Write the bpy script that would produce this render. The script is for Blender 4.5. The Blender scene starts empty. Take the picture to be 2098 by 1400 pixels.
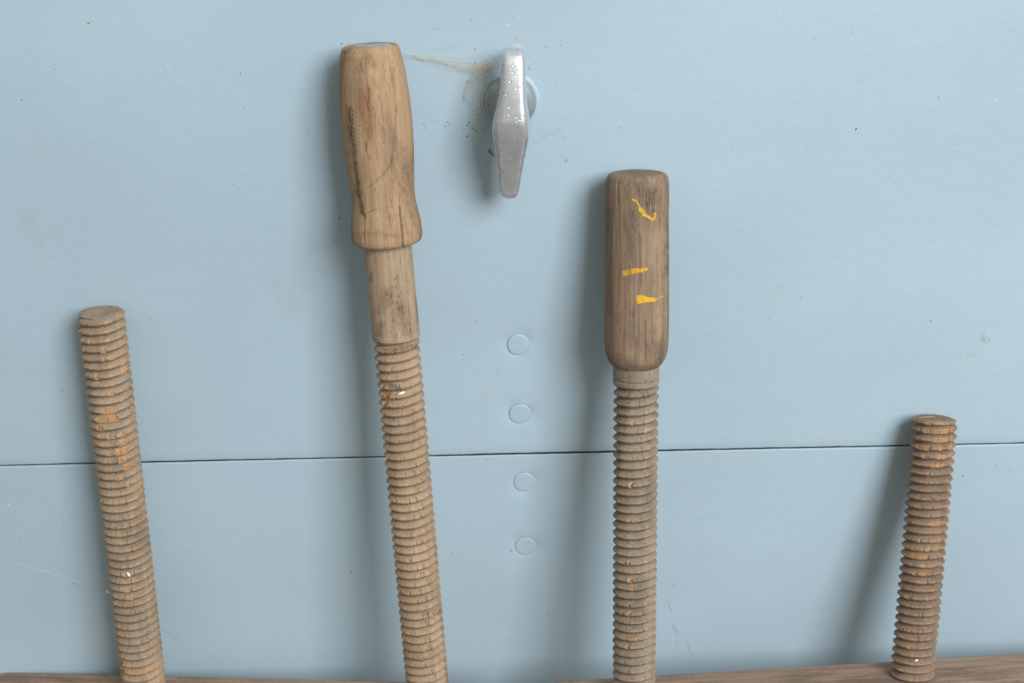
import bpy, bmesh, math, random
import numpy as np
from mathutils import Vector, Matrix

rng = np.random.default_rng(7)
random.seed(7)
sc = bpy.context.scene
COL = sc.collection
PI = math.pi

# ------------------------------------------------------------------ camera
W, H, FPX = 2098.0, 1400.0, 2914.0
PITCH, ROLL, DIST = math.radians(25), math.radians(1.28), 0.787
Fw = np.array([0, math.cos(PITCH), -math.sin(PITCH)])
R0 = np.array([1.0, 0, 0]); U0 = np.array([0, math.sin(PITCH), math.cos(PITCH)])
Rr = math.cos(ROLL) * R0 - math.sin(ROLL) * U0
Ur = math.sin(ROLL) * R0 + math.cos(ROLL) * U0
CAM = -Fw * DIST

def at(px, py, off=0.0):
    """point seen at a photo pixel, `off` metres in front of the wall plane y = 0"""
    d = Fw + (px - W / 2) / FPX * Rr - (py - H / 2) / FPX * Ur
    t = (-off - CAM[1]) / d[1]
    return CAM + d * t

def proj(P):
    v = P - CAM
    dep = v @ Fw
    return W / 2 + FPX * (v @ Rr) / dep, H / 2 - FPX * (v @ Ur) / dep, dep

cd = bpy.data.cameras.new('camera')
cam = bpy.data.objects.new('camera', cd); COL.objects.link(cam)
M = Matrix.Identity(4)
for i in range(3):
    M[i][0] = Rr[i]; M[i][1] = Ur[i]; M[i][2] = -Fw[i]; M[i][3] = CAM[i]
cam.matrix_world = M
cd.sensor_width = 36; cd.lens = 36 * FPX / W
cd.clip_start = 0.02; cd.clip_end = 50
cd.dof.use_dof = True
cd.dof.aperture_fstop = 8.0
cd.dof.focus_distance = 0.75
sc.camera = cam

# ------------------------------------------------------------------ helpers
def tag(o, label=None, cat=None, group=None, kind=None):
    if label: o['label'] = label
    if cat: o['category'] = cat
    if group: o['group'] = group
    if kind: o['kind'] = kind
    return o

def link(name, me, mat, parent=None, Mx=None):
    o = bpy.data.objects.new(name, me); COL.objects.link(o)
    if mat: me.materials.append(mat)
    if Mx is not None: o.matrix_basis = Mx
    if parent: o.parent = parent
    return o

def empty(name, loc):
    o = bpy.data.objects.new(name, None); COL.objects.link(o)
    o.location = loc; o.empty_display_size = 0.02
    return o

def mesh_np(name, V, Q, T=None, smooth=True):
    """V (n,3), Q (m,4) quads, T (k,3) triangles"""
    me = bpy.data.meshes.new(name)
    V = np.asarray(V, np.float32)
    me.vertices.add(len(V)); me.vertices.foreach_set('co', V.ravel())
    nq = len(Q); nt = 0 if T is None else len(T)
    loops = np.asarray(Q, np.int32).ravel()
    starts = np.arange(nq, dtype=np.int32) * 4
    if nt:
        loops = np.concatenate([loops, np.asarray(T, np.int32).ravel()])
        starts = np.concatenate([starts, nq * 4 + np.arange(nt, dtype=np.int32) * 3])
    me.loops.add(len(loops)); me.loops.foreach_set('vertex_index', loops)
    me.polygons.add(nq + nt); me.polygons.foreach_set('loop_start', starts)
    me.polygons.foreach_set('use_smooth', np.full(nq + nt, smooth, dtype=bool))
    me.update(calc_edges=True); me.validate()
    return me

def set_marks(me, C, name='marks'):
    a = me.attributes.new(name, 'FLOAT_COLOR', 'POINT')
    a.data.foreach_set('color', np.asarray(C, np.float32).ravel())

class Noise2:
    """smooth value noise, periodic in u (angle 0..1)"""
    def __init__(s, nu, nv, seed):
        s.nu, s.nv = nu, nv
        s.g = np.random.default_rng(seed).random((nu, nv))
    def __call__(s, u, v):
        x = (u % 1.0) * s.nu; y = v
        xi = np.floor(x).astype(int); yi = np.floor(y).astype(int)
        fx = x - xi; fy = y - yi
        fx = fx * fx * (3 - 2 * fx); fy = fy * fy * (3 - 2 * fy)
        a = s.g[xi % s.nu, yi % s.nv]; b = s.g[(xi + 1) % s.nu, yi % s.nv]
        c = s.g[xi % s.nu, (yi + 1) % s.nv]; d = s.g[(xi + 1) % s.nu, (yi + 1) % s.nv]
        return (a * (1 - fx) + b * fx) * (1 - fy) + (c * (1 - fx) + d * fx) * fy

def revolve(zs, R, closed_top=True, closed_bottom=True):
    """rows of radii R[row, col] at heights zs (array or full grid) -> V, Q, T"""
    rows, n = R.shape
    th = np.linspace(0, 2 * PI, n, endpoint=False)
    Z = zs if zs.ndim == 2 else np.repeat(zs[:, None], n, 1)
    V = np.stack([R * np.cos(th), R * np.sin(th), Z], -1).reshape(-1, 3)
    r = np.arange(rows - 1)[:, None]; c = np.arange(n)[None, :]; c2 = (c + 1) % n
    Q = np.stack([r * n + c, r * n + c2, (r + 1) * n + c2, (r + 1) * n + c], -1).reshape(-1, 4)
    T = []
    extra = []
    if closed_bottom:
        extra.append([0, 0, Z[0].mean()]); k = rows * n + len(extra) - 1
        cc = np.arange(n); T.append(np.stack([np.full(n, k), (cc + 1) % n, cc], -1))
    if closed_top:
        extra.append([0, 0, Z[-1].mean()]); k = rows * n + len(extra) - 1
        cc = np.arange(n) + (rows - 1) * n
        T.append(np.stack([np.full(n, k), cc, (np.arange(n) + 1) % n + (rows - 1) * n], -1))
    if extra: V = np.concatenate([V, np.array(extra)])
    return V, Q, (np.concatenate(T) if T else None)

# ------------------------------------------------------------------ materials
class NT:
    def __init__(s, name):
        s.m = bpy.data.materials.new(name); s.m.use_nodes = True
        s.t = s.m.node_tree; s.b = s.t.nodes['Principled BSDF']; s.out = s.t.nodes['Material Output']
    def n(s, typ, **kw):
        nd = s.t.nodes.new(typ)
        for k, v in kw.items(): setattr(nd, k, v)
        return nd
    def set(s, sock, v):
        if hasattr(v, 'is_output') or isinstance(v, bpy.types.NodeSocket): s.t.links.new(v, sock)
        else:
            if isinstance(v, (tuple, list)) and len(v) == 3 and len(sock.default_value) == 4: v = (*v, 1)
            sock.default_value = v
    def coord(s, which='Object'):
        if not hasattr(s, '_tc'): s._tc = s.n('ShaderNodeTexCoord')
        return s._tc.outputs[which]
    def mapping(s, vec, scale=(1, 1, 1), loc=(0, 0, 0), rot=(0, 0, 0)):
        m = s.n('ShaderNodeMapping'); s.set(m.inputs['Vector'], vec)
        m.inputs['Scale'].default_value = scale; m.inputs['Location'].default_value = loc
        m.inputs['Rotation'].default_value = rot
        return m.outputs[0]
    def noise(s, vec, scale=1.0, detail=3.0, rough=0.55, dist=0.0):
        nd = s.n('ShaderNodeTexNoise'); s.set(nd.inputs['Vector'], vec)
        nd.inputs['Scale'].default_value = scale; nd.inputs['Detail'].default_value = detail
        nd.inputs['Roughness'].default_value = rough; nd.inputs['Distortion'].default_value = dist
        return nd.outputs['Fac']
    def rng(s, v, a, b, c=0.0, d=1.0, smooth=True):
        nd = s.n('ShaderNodeMapRange'); nd.interpolation_type = 'SMOOTHSTEP' if smooth else 'LINEAR'
        s.set(nd.inputs[0], v)
        for i, x in zip((1, 2, 3, 4), (a, b, c, d)): nd.inputs[i].default_value = x
        return nd.outputs[0]
    def math(s, op, a, b=0.0, clamp=False):
        nd = s.n('ShaderNodeMath', operation=op, use_clamp=clamp)
        s.set(nd.inputs[0], a); s.set(nd.inputs[1], b)
        return nd.outputs[0]
    def mix(s, fac, a, b, blend='MIX'):
        nd = s.n('ShaderNodeMix', data_type='RGBA', blend_type=blend)
        s.set(nd.inputs[0], fac); s.set(nd.inputs[6], a); s.set(nd.inputs[7], b)
        return nd.outputs[2]
    def bump(s, h, strength=0.5, dist=0.0003, normal=None):
        nd = s.n('ShaderNodeBump'); s.set(nd.inputs['Height'], h)
        nd.inputs['Strength'].default_value = strength; nd.inputs['Distance'].default_value = dist
        if normal is not None: s.t.links.new(normal, nd.inputs['Normal'])
        return nd.outputs[0]
    def attr(s, name='marks'):
        nd = s.n('ShaderNodeAttribute', attribute_name=name)
        sep = s.n('ShaderNodeSeparateColor'); s.t.links.new(nd.outputs['Color'], sep.inputs[0])
        return sep.outputs[0], sep.outputs[1], sep.outputs[2], nd.outputs['Alpha'], nd.outputs['Color']

def wood(name, light, mid, dark, seed=0.0, fibre=1500, stain=(70, 70, 18), stain_amt=0.6,
         scar=(0.50, 0.24, 0.10), paint=(0.86, 0.46, 0.02), stain_dark=(0.045, 0.032, 0.026),
         rough=0.78, axis='Z', crack_amt=0.6, attr=True, bump=0.5, band=0.012, grey=(0.3, 0.3, 0.3)):
    g = NT(name)
    oc = g.coord('Object')
    def sc3(r, l): return (l, r, r) if axis == 'X' else (r, r, l)
    loc = (seed * 3.1, seed * 1.7, seed * 2.3)
    fib = g.noise(g.mapping(oc, sc3(fibre, fibre * 0.022), loc), 1, 4, 0.62, 0.3)
    fib2 = g.noise(g.mapping(oc, sc3(fibre * 0.42, fibre * 0.009), loc), 1, 3, 0.55, 0.4)
    st = g.noise(g.mapping(oc, sc3(stain[0], stain[2]), loc), 1, 5, 0.62, 0.6)
    spk = g.noise(g.mapping(oc, sc3(1100, 380), loc), 1, 4, 0.7)
    c = g.mix(g.rng(fib2, 0.34, 0.66), light, mid)
    c = g.mix(g.math('MULTIPLY', g.rng(st, 0.46, 0.68), stain_amt), c, dark)
    c = g.mix(g.math('MULTIPLY', g.rng(fib, 0.52, 0.72), 0.55), c, dark)
    c = g.mix(g.math('MULTIPLY', g.rng(spk, 0.53, 0.70), g.math('MULTIPLY', g.rng(st, 0.38, 0.60), 0.72)), c, stain_dark)
    # hairline checks running with the grain
    cn = g.noise(g.mapping(oc, sc3(190, 9), (loc[0] + 5, loc[1], loc[2])), 1, 2, 0.5, 0.25)
    cm = g.noise(g.mapping(oc, sc3(60, 45), (loc[0], loc[1] + 9, loc[2])), 1, 2)
    line = g.rng(g.math('ABSOLUTE', g.math('SUBTRACT', cn, 0.5)), 0.001, band * 0.5, 1, 0)
    line = g.math('MULTIPLY', line, g.rng(cm, 0.52, 0.60))
    hgt = g.math('ADD', g.math('MULTIPLY', fib, 0.6), g.math('MULTIPLY', fib2, 0.5))
    if attr:
        a_d, a_s, a_p, a_c, _ = g.attr()
        sfib = g.rng(fib, 0.25, 0.75, 0.55, 1.25)
        c = g.mix(g.math('MULTIPLY', a_s, g.rng(fib, 0.2, 0.6, 0.7, 1.0), True), c,
                  g.mix(g.rng(fib2, 0.35, 0.65), scar, tuple(x * 0.72 for x in scar)))
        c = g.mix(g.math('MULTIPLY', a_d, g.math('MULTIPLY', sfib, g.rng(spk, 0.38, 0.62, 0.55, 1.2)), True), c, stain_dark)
        # yellow paint worn through along the fibres
        pm = g.rng(g.math('ADD', a_p, g.math('MULTIPLY', g.math('ADD', g.math('MULTIPLY', g.math('SUBTRACT', fib, 0.5), 1.2), g.math('MULTIPLY', g.math('SUBTRACT', g.noise(g.mapping(oc, sc3(700, 260)), 1, 3, 0.6), 0.5), 1.1)), 1.0)), 0.40, 0.58)
        pn = g.noise(g.mapping(oc, (500, 500, 300), loc), 1, 2)
        c = g.mix(pm, c, g.mix(g.rng(pn, 0.35, 0.65), paint, tuple(x * 0.8 for x in paint)))
        line = g.math('MAXIMUM', g.math('MULTIPLY', line, g.math('SUBTRACT', 1.0, pm)), a_c)
    c = g.mix(g.math('MULTIPLY', line, crack_amt), c, tuple(x * 0.6 for x in stain_dark))
    hgt = g.math('SUBTRACT', hgt, g.math('MULTIPLY', line, 1.2))
    g.set(g.b.inputs['Base Color'], c)
    g.set(g.b.inputs['Roughness'], g.rng(fib, 0.3, 0.7, rough - 0.08, rough + 0.1))
    g.b.inputs['Specular IOR Level'].default_value = 0.3
    g.set(g.b.inputs['Normal'], g.bump(hgt, bump, 0.00025))
    return g.m

def paint_wall(name, base):
    g = NT(name)
    oc = g.coord('Object')
    big = g.noise(g.mapping(oc, (5, 5, 7)), 1, 3, 0.5)
    mid = g.noise(g.mapping(oc, (30, 30, 90), rot=(0, 0.09, 0)), 1, 4, 0.6, 0.4)
    c = g.mix(g.rng(big, 0.3, 0.7), tuple(x * 0.945 for x in base), tuple(min(1, x * 1.035) for x in base))
    c = g.mix(g.math('MULTIPLY', g.rng(mid, 0.5, 0.75), 0.10), c, (base[0] * 0.86, base[1] * 0.88, base[2] * 0.86))
    # a few thin grubby patches
    d = g.noise(g.mapping(oc, (22, 22, 22)), 1, 5, 0.7)
    c = g.mix(g.math('MULTIPLY', g.rng(d, 0.60, 0.78), 0.22), c, (0.33, 0.31, 0.24))
    g.set(g.b.inputs['Base Color'], c)
    g.b.inputs['Specular IOR Level'].default_value = 0.35
    strokes = g.noise(g.mapping(oc, (90, 90, 260), rot=(0, 0.16, 0)), 1, 4, 0.6, 0.5)
    peel = g.noise(g.mapping(oc, (900, 900, 1300)), 1, 3, 0.6)
    bumpy = g.noise(g.mapping(oc, (120, 120, 170)), 1, 3, 0.55)
    h = g.math('ADD', g.math('MULTIPLY', strokes, 0.42), g.math('ADD', g.math('MULTIPLY', peel, 0.22), g.math('MULTIPLY', bumpy, 0.75)))
    g.set(g.b.inputs['Roughness'], g.rng(strokes, 0.3, 0.7, 0.42, 0.56))
    g.set(g.b.inputs['Normal'], g.bump(h, 0.85, 0.00024))
    return g.m

def plain(name, col, rough=0.8, var=0.15, scale=900, spec=0.3):
    g = NT(name)
    nz = g.noise(g.mapping(g.coord('Object'), (scale,) * 3), 1, 3)
    g.set(g.b.inputs['Base Color'], g.mix(g.rng(nz, 0.3, 0.7), tuple(x * (1 - var) for x in col), tuple(min(1, x * (1 + var)) for x in col)))
    g.b.inputs['Roughness'].default_value = rough; g.b.inputs['Specular IOR Level'].default_value = spec
    return g.m

def metal(name, col, rough=0.3, metallic=1.0):
    g = NT(name)
    oc = g.coord('Object')
    nz = g.noise(g.mapping(oc, (160,) * 3), 1, 5, 0.7)
    fine = g.noise(g.mapping(oc, (1100,) * 3), 1, 3, 0.6)
    vor = g.n('ShaderNodeTexVoronoi'); g.set(vor.inputs['Vector'], g.mapping(oc, (620,) * 3)); vor.inputs['Scale'].default_value = 1
    keep = g.noise(g.mapping(oc, (240, 240, 240), (3, 1, 2)), 1, 2)
    pit = g.math('MULTIPLY', g.rng(vor.outputs['Distance'], 0.14, 0.26, 1, 0), g.rng(keep, 0.50, 0.60))
    c = g.mix(g.rng(nz, 0.35, 0.7), col, tuple(x * 0.8 for x in col))
    c = g.mix(g.math('MULTIPLY', pit, 0.85), c, (0.07, 0.065, 0.06))
    g.set(g.b.inputs['Base Color'], c)
    g.b.inputs['Metallic'].default_value = metallic
    g.set(g.b.inputs['Roughness'], g.rng(g.math('ADD', g.math('MULTIPLY', nz, 0.7), g.math('MULTIPLY', fine, 0.3)), 0.35, 0.7, rough, rough + 0.2))
    g.set(g.b.inputs['Normal'], g.bump(g.math('ADD', g.math('MULTIPLY', nz, 0.5), g.math('SUBTRACT', g.math('MULTIPLY', fine, 0.12), pit)), 0.35, 0.00025))
    return g.m

BLUE = (0.388, 0.500, 0.582)
M_WALL = paint_wall('blue_gloss_paint', BLUE)
M_DARK = plain('dark_gap', (0.03, 0.035, 0.04))
M_METAL = metal('worn_zinc', (0.70, 0.72, 0.75), 0.17, 0.72)
M_METAL2 = metal('dull_zinc', (0.33, 0.39, 0.41), 0.36, 0.4)

# ------------------------------------------------------------------ the blue wall
RIV = [(1062, 708), (1065.5, 850), (1074.5, 990), (1077, 1121.5)]
riv3 = [at(x, y, 0.0) for x, y in RIV]
jl, jr = at(0, 954.5), at(2098, 908.5)
JZ = lambda x: jl[2] + (x - jl[0]) / (jr[0] - jl[0]) * (jr[2] - jl[2])   # height of the joint
RR = 0.0062
wall = empty('panelled_wall', (0, 0, 0))
tag(wall, 'pale blue painted sheet wall with a dark horizontal joint and flush round rivets', 'wall')

def dense(lo, hi, coarse, spans, fine):
    s = set(np.round(np.arange(lo, hi + 1e-9, coarse), 6))
    for a, b in spans: s |= set(np.round(np.arange(a, b, fine), 6))
    s = {q for q in s if lo <= q < hi - 1e-4} | {round(hi, 6)}
    return np.array(sorted(s))

def panel(zlo, zhi, top_is_joint, rivs):
    """sheet with a heightfield front; zlo / zhi measured from the sloping joint"""
    xs = dense(-0.75, 0.75, 0.003, [(r[0] - 0.02, r[0] + 0.02) for r in rivs], 0.0005)
    spans = [(r[2] - JZ(r[0]) - 0.02, r[2] - JZ(r[0]) + 0.02) for r in rivs]
    zs = dense(zlo, zhi, 0.03, spans, 0.0005)
    X, Zr = np.meshgrid(xs, zs)
    Z = Zr + JZ(X)
    Y = 0.0004 * np.sin(X * 9 + 1.3) * np.cos(Zr * 7) + 0.00025 * np.sin(X * 23 + Zr * 17)
    for k, r in enumerate(rivs):
        d = np.hypot(X - r[0], Z - r[2])
        ang = np.arctan2(Z - r[2], X - r[0])
        wob = 1 + 0.35 * np.sin(2 * ang + k * 1.7) + 0.2 * np.sin(3 * ang + k)
        Y = Y + 0.0007 * wob * np.exp(-np.clip(d - RR, 0, 1) / 0.0042)
        Y = np.where(d < RR + 0.0002, Y + 0.0004, Y)
    nz, nx = X.shape
    V = np.stack([X, Y, Z], -1).reshape(-1, 3)
    r = np.arange(nz - 1)[:, None]; c = np.arange(nx - 1)[None, :]
    Q = np.stack([r * nx + c, r * nx + c + 1, (r + 1) * nx + c + 1, (r + 1) * nx + c], -1).reshape(-1, 4)
    # the cut edges wander a little
    jn = np.random.default_rng(5 if top_is_joint else 6)
    wv = sum(jn.uniform(0.3, 1) * np.sin(xs * f_ + jn.uniform(0, 6)) for f_ in (31, 77, 160, 340, 610))
    e_ = np.arange(nx) + (nz - 1 if top_is_joint else 0) * nx
    V[e_, 2] += 0.00006 * wv
    # rounded lip turning back into the joint
    edge = (nz - 1 if top_is_joint else 0)
    sgn = 1 if top_is_joint else -1
    prev = np.arange(nx) + edge * nx
    VV = [V]; QQ = [Q]; base = len(V)
    for a in (30, 60, 90, 91):
        rr = 0.0006; a_ = math.radians(min(a, 90))
        ring = V[np.arange(nx) + edge * nx].copy()
        ring[:, 2] += sgn * rr * math.sin(a_)
        ring[:, 1] += rr * (1 - math.cos(a_)) + (0.012 if a == 91 else 0)
        idx = base + np.arange(nx); base += nx
        VV.append(ring)
        q = np.stack([prev[:-1], prev[1:], idx[1:], idx[:-1]], -1)
        QQ.append(q if top_is_joint else q[:, ::-1]); prev = idx
    me = mesh_np('panel', np.concatenate(VV), np.concatenate(QQ))
    o = link('panel', me, M_WALL, wall)
    for k, rv in enumerate(rivs):
        n = 96; prof = [(0.0, 0.00048), (0.003, 0.00049), (0.0048, 0.00052), (0.0056, 0.00058), (RR - 0.0002, 0.00068), (RR, 0.0010), (RR, 0.003)]
        th = np.linspace(0, 2 * PI, n, endpoint=False)
        ww = 1 + 0.018 * np.sin(2 * th + k) + 0.012 * np.sin(5 * th + 2 * k)
        VR = [np.array([[0, prof[0][1], 0]])]
        for (pr, py) in prof[1:]: VR.append(np.stack([pr * ww * np.cos(th), np.full(n, py), pr * ww * np.sin(th)], -1))
        VR = np.concatenate(VR); q = []; t = []
        cc = np.arange(n); c2 = (cc + 1) % n
        t = np.stack([np.zeros(n, int), 1 + cc, 1 + c2], -1)
        for j in range(len(prof) - 2):
            a0 = 1 + j * n; b0 = a0 + n
            q.append(np.stack([a0 + cc, b0 + cc, b0 + c2, a0 + c2], -1))
        rm = mesh_np('rivet', VR, np.concatenate(q), t)
        ro = link('rivet', rm, M_WALL, o); ro.location = (rv[0], 0.0, rv[2])
    return o

GAP = 0.00052
up = panel(GAP + 0.0006, 0.75, False, riv3[:2])
lo_ = panel(-0.62, -GAP - 0.0006, True, riv3[2:])
bm = bmesh.new()
v = [bm.verts.new(p) for p in ((-0.75, 0.0008, JZ(-0.75) - 0.004), (0.75, 0.0008, JZ(0.75) - 0.004), (0.75, 0.0008, JZ(0.75) + 0.004), (-0.75, 0.0008, JZ(-0.75) + 0.004))]
bm.faces.new(v)
bk = bpy.data.meshes.new('joint_backing'); bm.to_mesh(bk); bm.free()
link('joint_backing', bk, M_DARK, wall)

# ------------------------------------------------------------------ wooden clamps
class Axis:
    """straight axis through two photo points at given distances off the wall"""
    def __init__(s, top, base):
        A = at(*top); B = at(*base)
        s.B = B; s.d = (A - B) / np.linalg.norm(A - B)
        s.k = (A - B)
        z = s.d; x = np.array([1.0, 0, 0]); x = x - z * (x @ z); x /= np.linalg.norm(x); y = np.cross(z, x)
        s.M = Matrix(((x[0], y[0], z[0], B[0]), (x[1], y[1], z[1], B[1]), (x[2], y[2], z[2], B[2]), (0, 0, 0, 1)))
        s.R = np.stack([x, y, z], 1)
        t = np.linspace(-0.1, 0.5, 4000)
        P = B + t[:, None] * s.d
        px, py, dep = proj(P)
        o = np.argsort(py); s._y, s._t, s._dep = py[o], t[o], dep[o]
    def z(s, row): return float(np.interp(row, s._y, s._t))
    def r(s, rpx, row): return rpx * float(np.interp(row, s._y, s._dep)) / FPX
    def world(s, V): return s.B + V @ s.R.T

def seg_dist(px, py, pts):
    best = np.full(px.shape, 1e9)
    for (x0, y0), (x1, y1) in zip(pts[:-1], pts[1:]):
        dx, dy = x1 - x0, y1 - y0; L = dx * dx + dy * dy
        t = np.clip(((px - x0) * dx + (py - y0) * dy) / L, 0, 1)
        best = np.minimum(best, np.hypot(px - x0 - t * dx, py - y0 - t * dy))
    return best

def in_poly(px, py, pts):
    ins = np.zeros(px.shape, bool)
    j = len(pts) - 1
    for i in range(len(pts)):
        xi, yi = pts[i]; xj, yj = pts[j]
        ins ^= ((yi > py) != (yj > py)) & (px < (xj - xi) * (py - yi) / (yj - yi + 1e-12) + xi)
        j = i
    return ins

PITCHMM = 0.00500

def make_screw(ax, thread_top, neck, end, rpx, mat, parent, seed, chips, sharp=0.8, rag=0.5, crest_wear=0.5, nmarks=(), pm=PITCHMM, depth=0.0026, tail=0.085):
    """threaded rod. thread_top: row where the thread stops; neck: (row_top, rpx_at_thread, rpx_at_top) or None; end: (row, rpx) for a bare end"""
    n = 288
    zt = ax.z(thread_top)
    Ro = ax.r(rpx, 1000)
    zlo = -tail
    zs = np.concatenate([np.arange(zlo, -0.012, 0.0005), np.arange(-0.012, zt, 0.0002)])
    ztop = zt
    if neck:
        ztop = ax.z(neck[0]) + 0.004
        zs = np.concatenate([zs, np.arange(zt, zt + 0.003, 0.0002), np.linspace(zt + 0.003, ztop, 90)])
    th = np.linspace(0, 1, n, endpoint=False)
    U, Z = np.meshgrid(th, zs)
    ph = Z / pm - U + seed * 0.37
    T = np.floor(ph); p = ph - T
    tri = 1 - np.abs(2 * p - 1)
    n1 = Noise2(29, 997, seed + 1); n2 = Noise2(90, 997, seed + 2); n3 = Noise2(8, 211, seed + 3)
    h = np.clip(tri * 1.16 - 0.08, 0, 1) ** sharp
    h = h + 0.03 * (n1(U, T * 7.3 + 3) - 0.5) * tri
    # ragged crest line, fibre by fibre
    lim = 1.0 - rag * 0.13 * np.clip(n2(U, T * 3.7 + 11) * 1.8 - 0.8, 0, 1) - rag * 0.35 * np.clip(n1(U, T * 5.1) - 0.66, 0, 1) * 2
    cut = h > lim
    h = np.minimum(h, lim)
    crest = np.clip((h - 0.70) / 0.25, 0, 1)
    wear = crest_wear * crest * np.clip(n2(U, T * 1.9 + 40) * 2.2 - 0.7, 0, 1) * np.clip(n3(U, Z / 0.02 + 50) * 2 - 0.35, 0, 1)
    chip = np.where(cut, 0.35 * crest_wear, 0.0)
    chip = np.maximum(np.maximum(chip, wear), 0.16 * crest + 0.34 * crest_wear * crest * np.clip(n3(U, Z / 0.011 + 80) * 2.4 - 0.9, 0, 1))
    R = Ro - depth + depth * h
    # broken-out crests: (row, angle from the front in turns, width in turns, depth 0..1)
    zrow = np.interp(zs, ax._t, ax._y)
    for (row, ang, wdt, dp) in chips:
        zc = ax.z(row); u0 = (0.75 + ang) % 1.0
        Tc = math.floor(zc / pm - u0 + seed * 0.37)
        du = (U - u0 + 0.5) % 1.0 - 0.5
        e = 0.5 * wdt * (0.75 + 0.5 * n2(U * 0 + 0.3, p * 5 + row))
        m = (T == Tc) & (np.abs(du) < e)
        hl = 1 - dp * (0.75 + 0.4 * n2(U, T + row))
        c2 = m & (h > hl)
        R = np.where(c2, Ro - depth + depth * hl, R)
        chip = np.where(c2, 1.0, chip)
    dark = 0.45 * np.clip((n3(U, Z / 0.012 + 9) - 0.5) * 3, 0, 1) * np.clip(0.3 + crest, 0, 1) * (0.4 + 0.6 * n2(U, T * 2.7)) + 0.30 * np.clip(1 - h / 0.22, 0, 1)  # random dark blotches; thread roots get dirt and shade painted into the colour
    crack = np.zeros_like(R)
    # checks crossing the ridges at a few angles
    rr = np.random.default_rng(seed + 77)
    for _ in range(12):
        u0 = rr.uniform(0.42, 1.08); z0 = rr.uniform(-0.01, zt); L = rr.uniform(0.015, 0.09); ph0 = rr.uniform(0, 6)
        uc = u0 + 0.010 * np.sin(Z / 0.006 + ph0) * np.sin(Z / 0.017 + ph0) + 0.022 * np.sin(T * 2.1 + ph0)
        du = np.abs((U - uc + 0.5) % 1.0 - 0.5)
        on = np.clip(1 - np.abs(Z - z0) / L, 0, 1) ** 0.3 * (n1(U * 0 + u0, T * 2.3 + 5) > 0.42)
        k = np.clip(1.25 - du / 0.0036, 0, 1) * on * (h > 0.25)
        crack = np.maximum(crack, k * rr.uniform(0.5, 1.0))
    R = R - crack * 0.0007
    if neck:
        up_ = Z > zt
        f = np.clip((Z - zt) / max(1e-6, ztop - zt), 0, 1)
        rn = ax.r(neck[1], thread_top) * (1 - f) + ax.r(neck[2], neck[0]) * f
        rn = rn - 0.0012 * np.clip(1 - (Z - zt) / 0.0012, 0, 1) ** 2
        rn = rn + 0.00012 * (n1(U, Z * 0 + 3) - 0.5)
        if len(neck) > 3:
            zg = ax.z(neck[3]); rn = rn - 0.0005 * np.exp(-((Z - zg) / 0.00045) ** 2)
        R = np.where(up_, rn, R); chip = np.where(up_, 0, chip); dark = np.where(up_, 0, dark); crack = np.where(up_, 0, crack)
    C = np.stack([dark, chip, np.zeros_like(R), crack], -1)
    Zg = Z.copy()
    if end:
        re = ax.r(end[1], end[0])
        lim_r = re + np.clip(zt - Z, 0, 1) * 1.1 + 0.0008 * (n1(U, Z * 0 + 9) - 0.5) + 0.0010 * (n3(U, Z * 0 + 4) - 0.5)
        C[..., 1] = np.where(R > lim_r, np.maximum(C[..., 1], 0.5 * n2(U, Z * 0 + 2)), C[..., 1])
        R = np.minimum(R, lim_r)
        tops = []
        for q in (0.985, 0.95, 0.8, 0.6, 0.4, 0.2, 0.06):
            tops.append((R[-1] * q, np.full(n, zt + 0.0006 * (1 - max(0.0, (q - 0.8) / 0.2) ** 1.6)) + 0.0004 * (n1(th * 1.0, np.full(n, q * 4)) - 0.5)))
        R = np.concatenate([R, np.stack([a for a, b in tops])]); Zg = np.concatenate([Zg, np.stack([b for a, b in tops])])
        Ct = np.zeros((len(tops), n, 4)); Ct[..., 0] = 0.12
        C = np.concatenate([C, Ct])
    V, Q, Tt = revolve(Zg, R)
    if nmarks:
        px, py, _ = proj(ax.world(V)); fr = ((V * np.array([1, 1, 0])) @ ax.R.T)[:, 1] < 0.004
        Cf = C.reshape(-1, 4); nn_ = len(Cf)
        for (chn, pts, w_, amt) in nmarks:
            m_ = np.clip(1.2 - seg_dist(px, py, pts)[:nn_] / w_, 0, 1) * amt * fr[:nn_]
            Cf[:, chn] = np.maximum(Cf[:, chn], m_)
        C = Cf.reshape(C.shape)
    me = mesh_np('screw', V, Q, Tt)
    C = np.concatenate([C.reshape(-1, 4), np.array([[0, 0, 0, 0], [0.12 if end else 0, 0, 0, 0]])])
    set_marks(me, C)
    return link('screw', me, mat, parent, Matrix.Translation(-Vector(parent.location)) @ ax.M)

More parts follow.
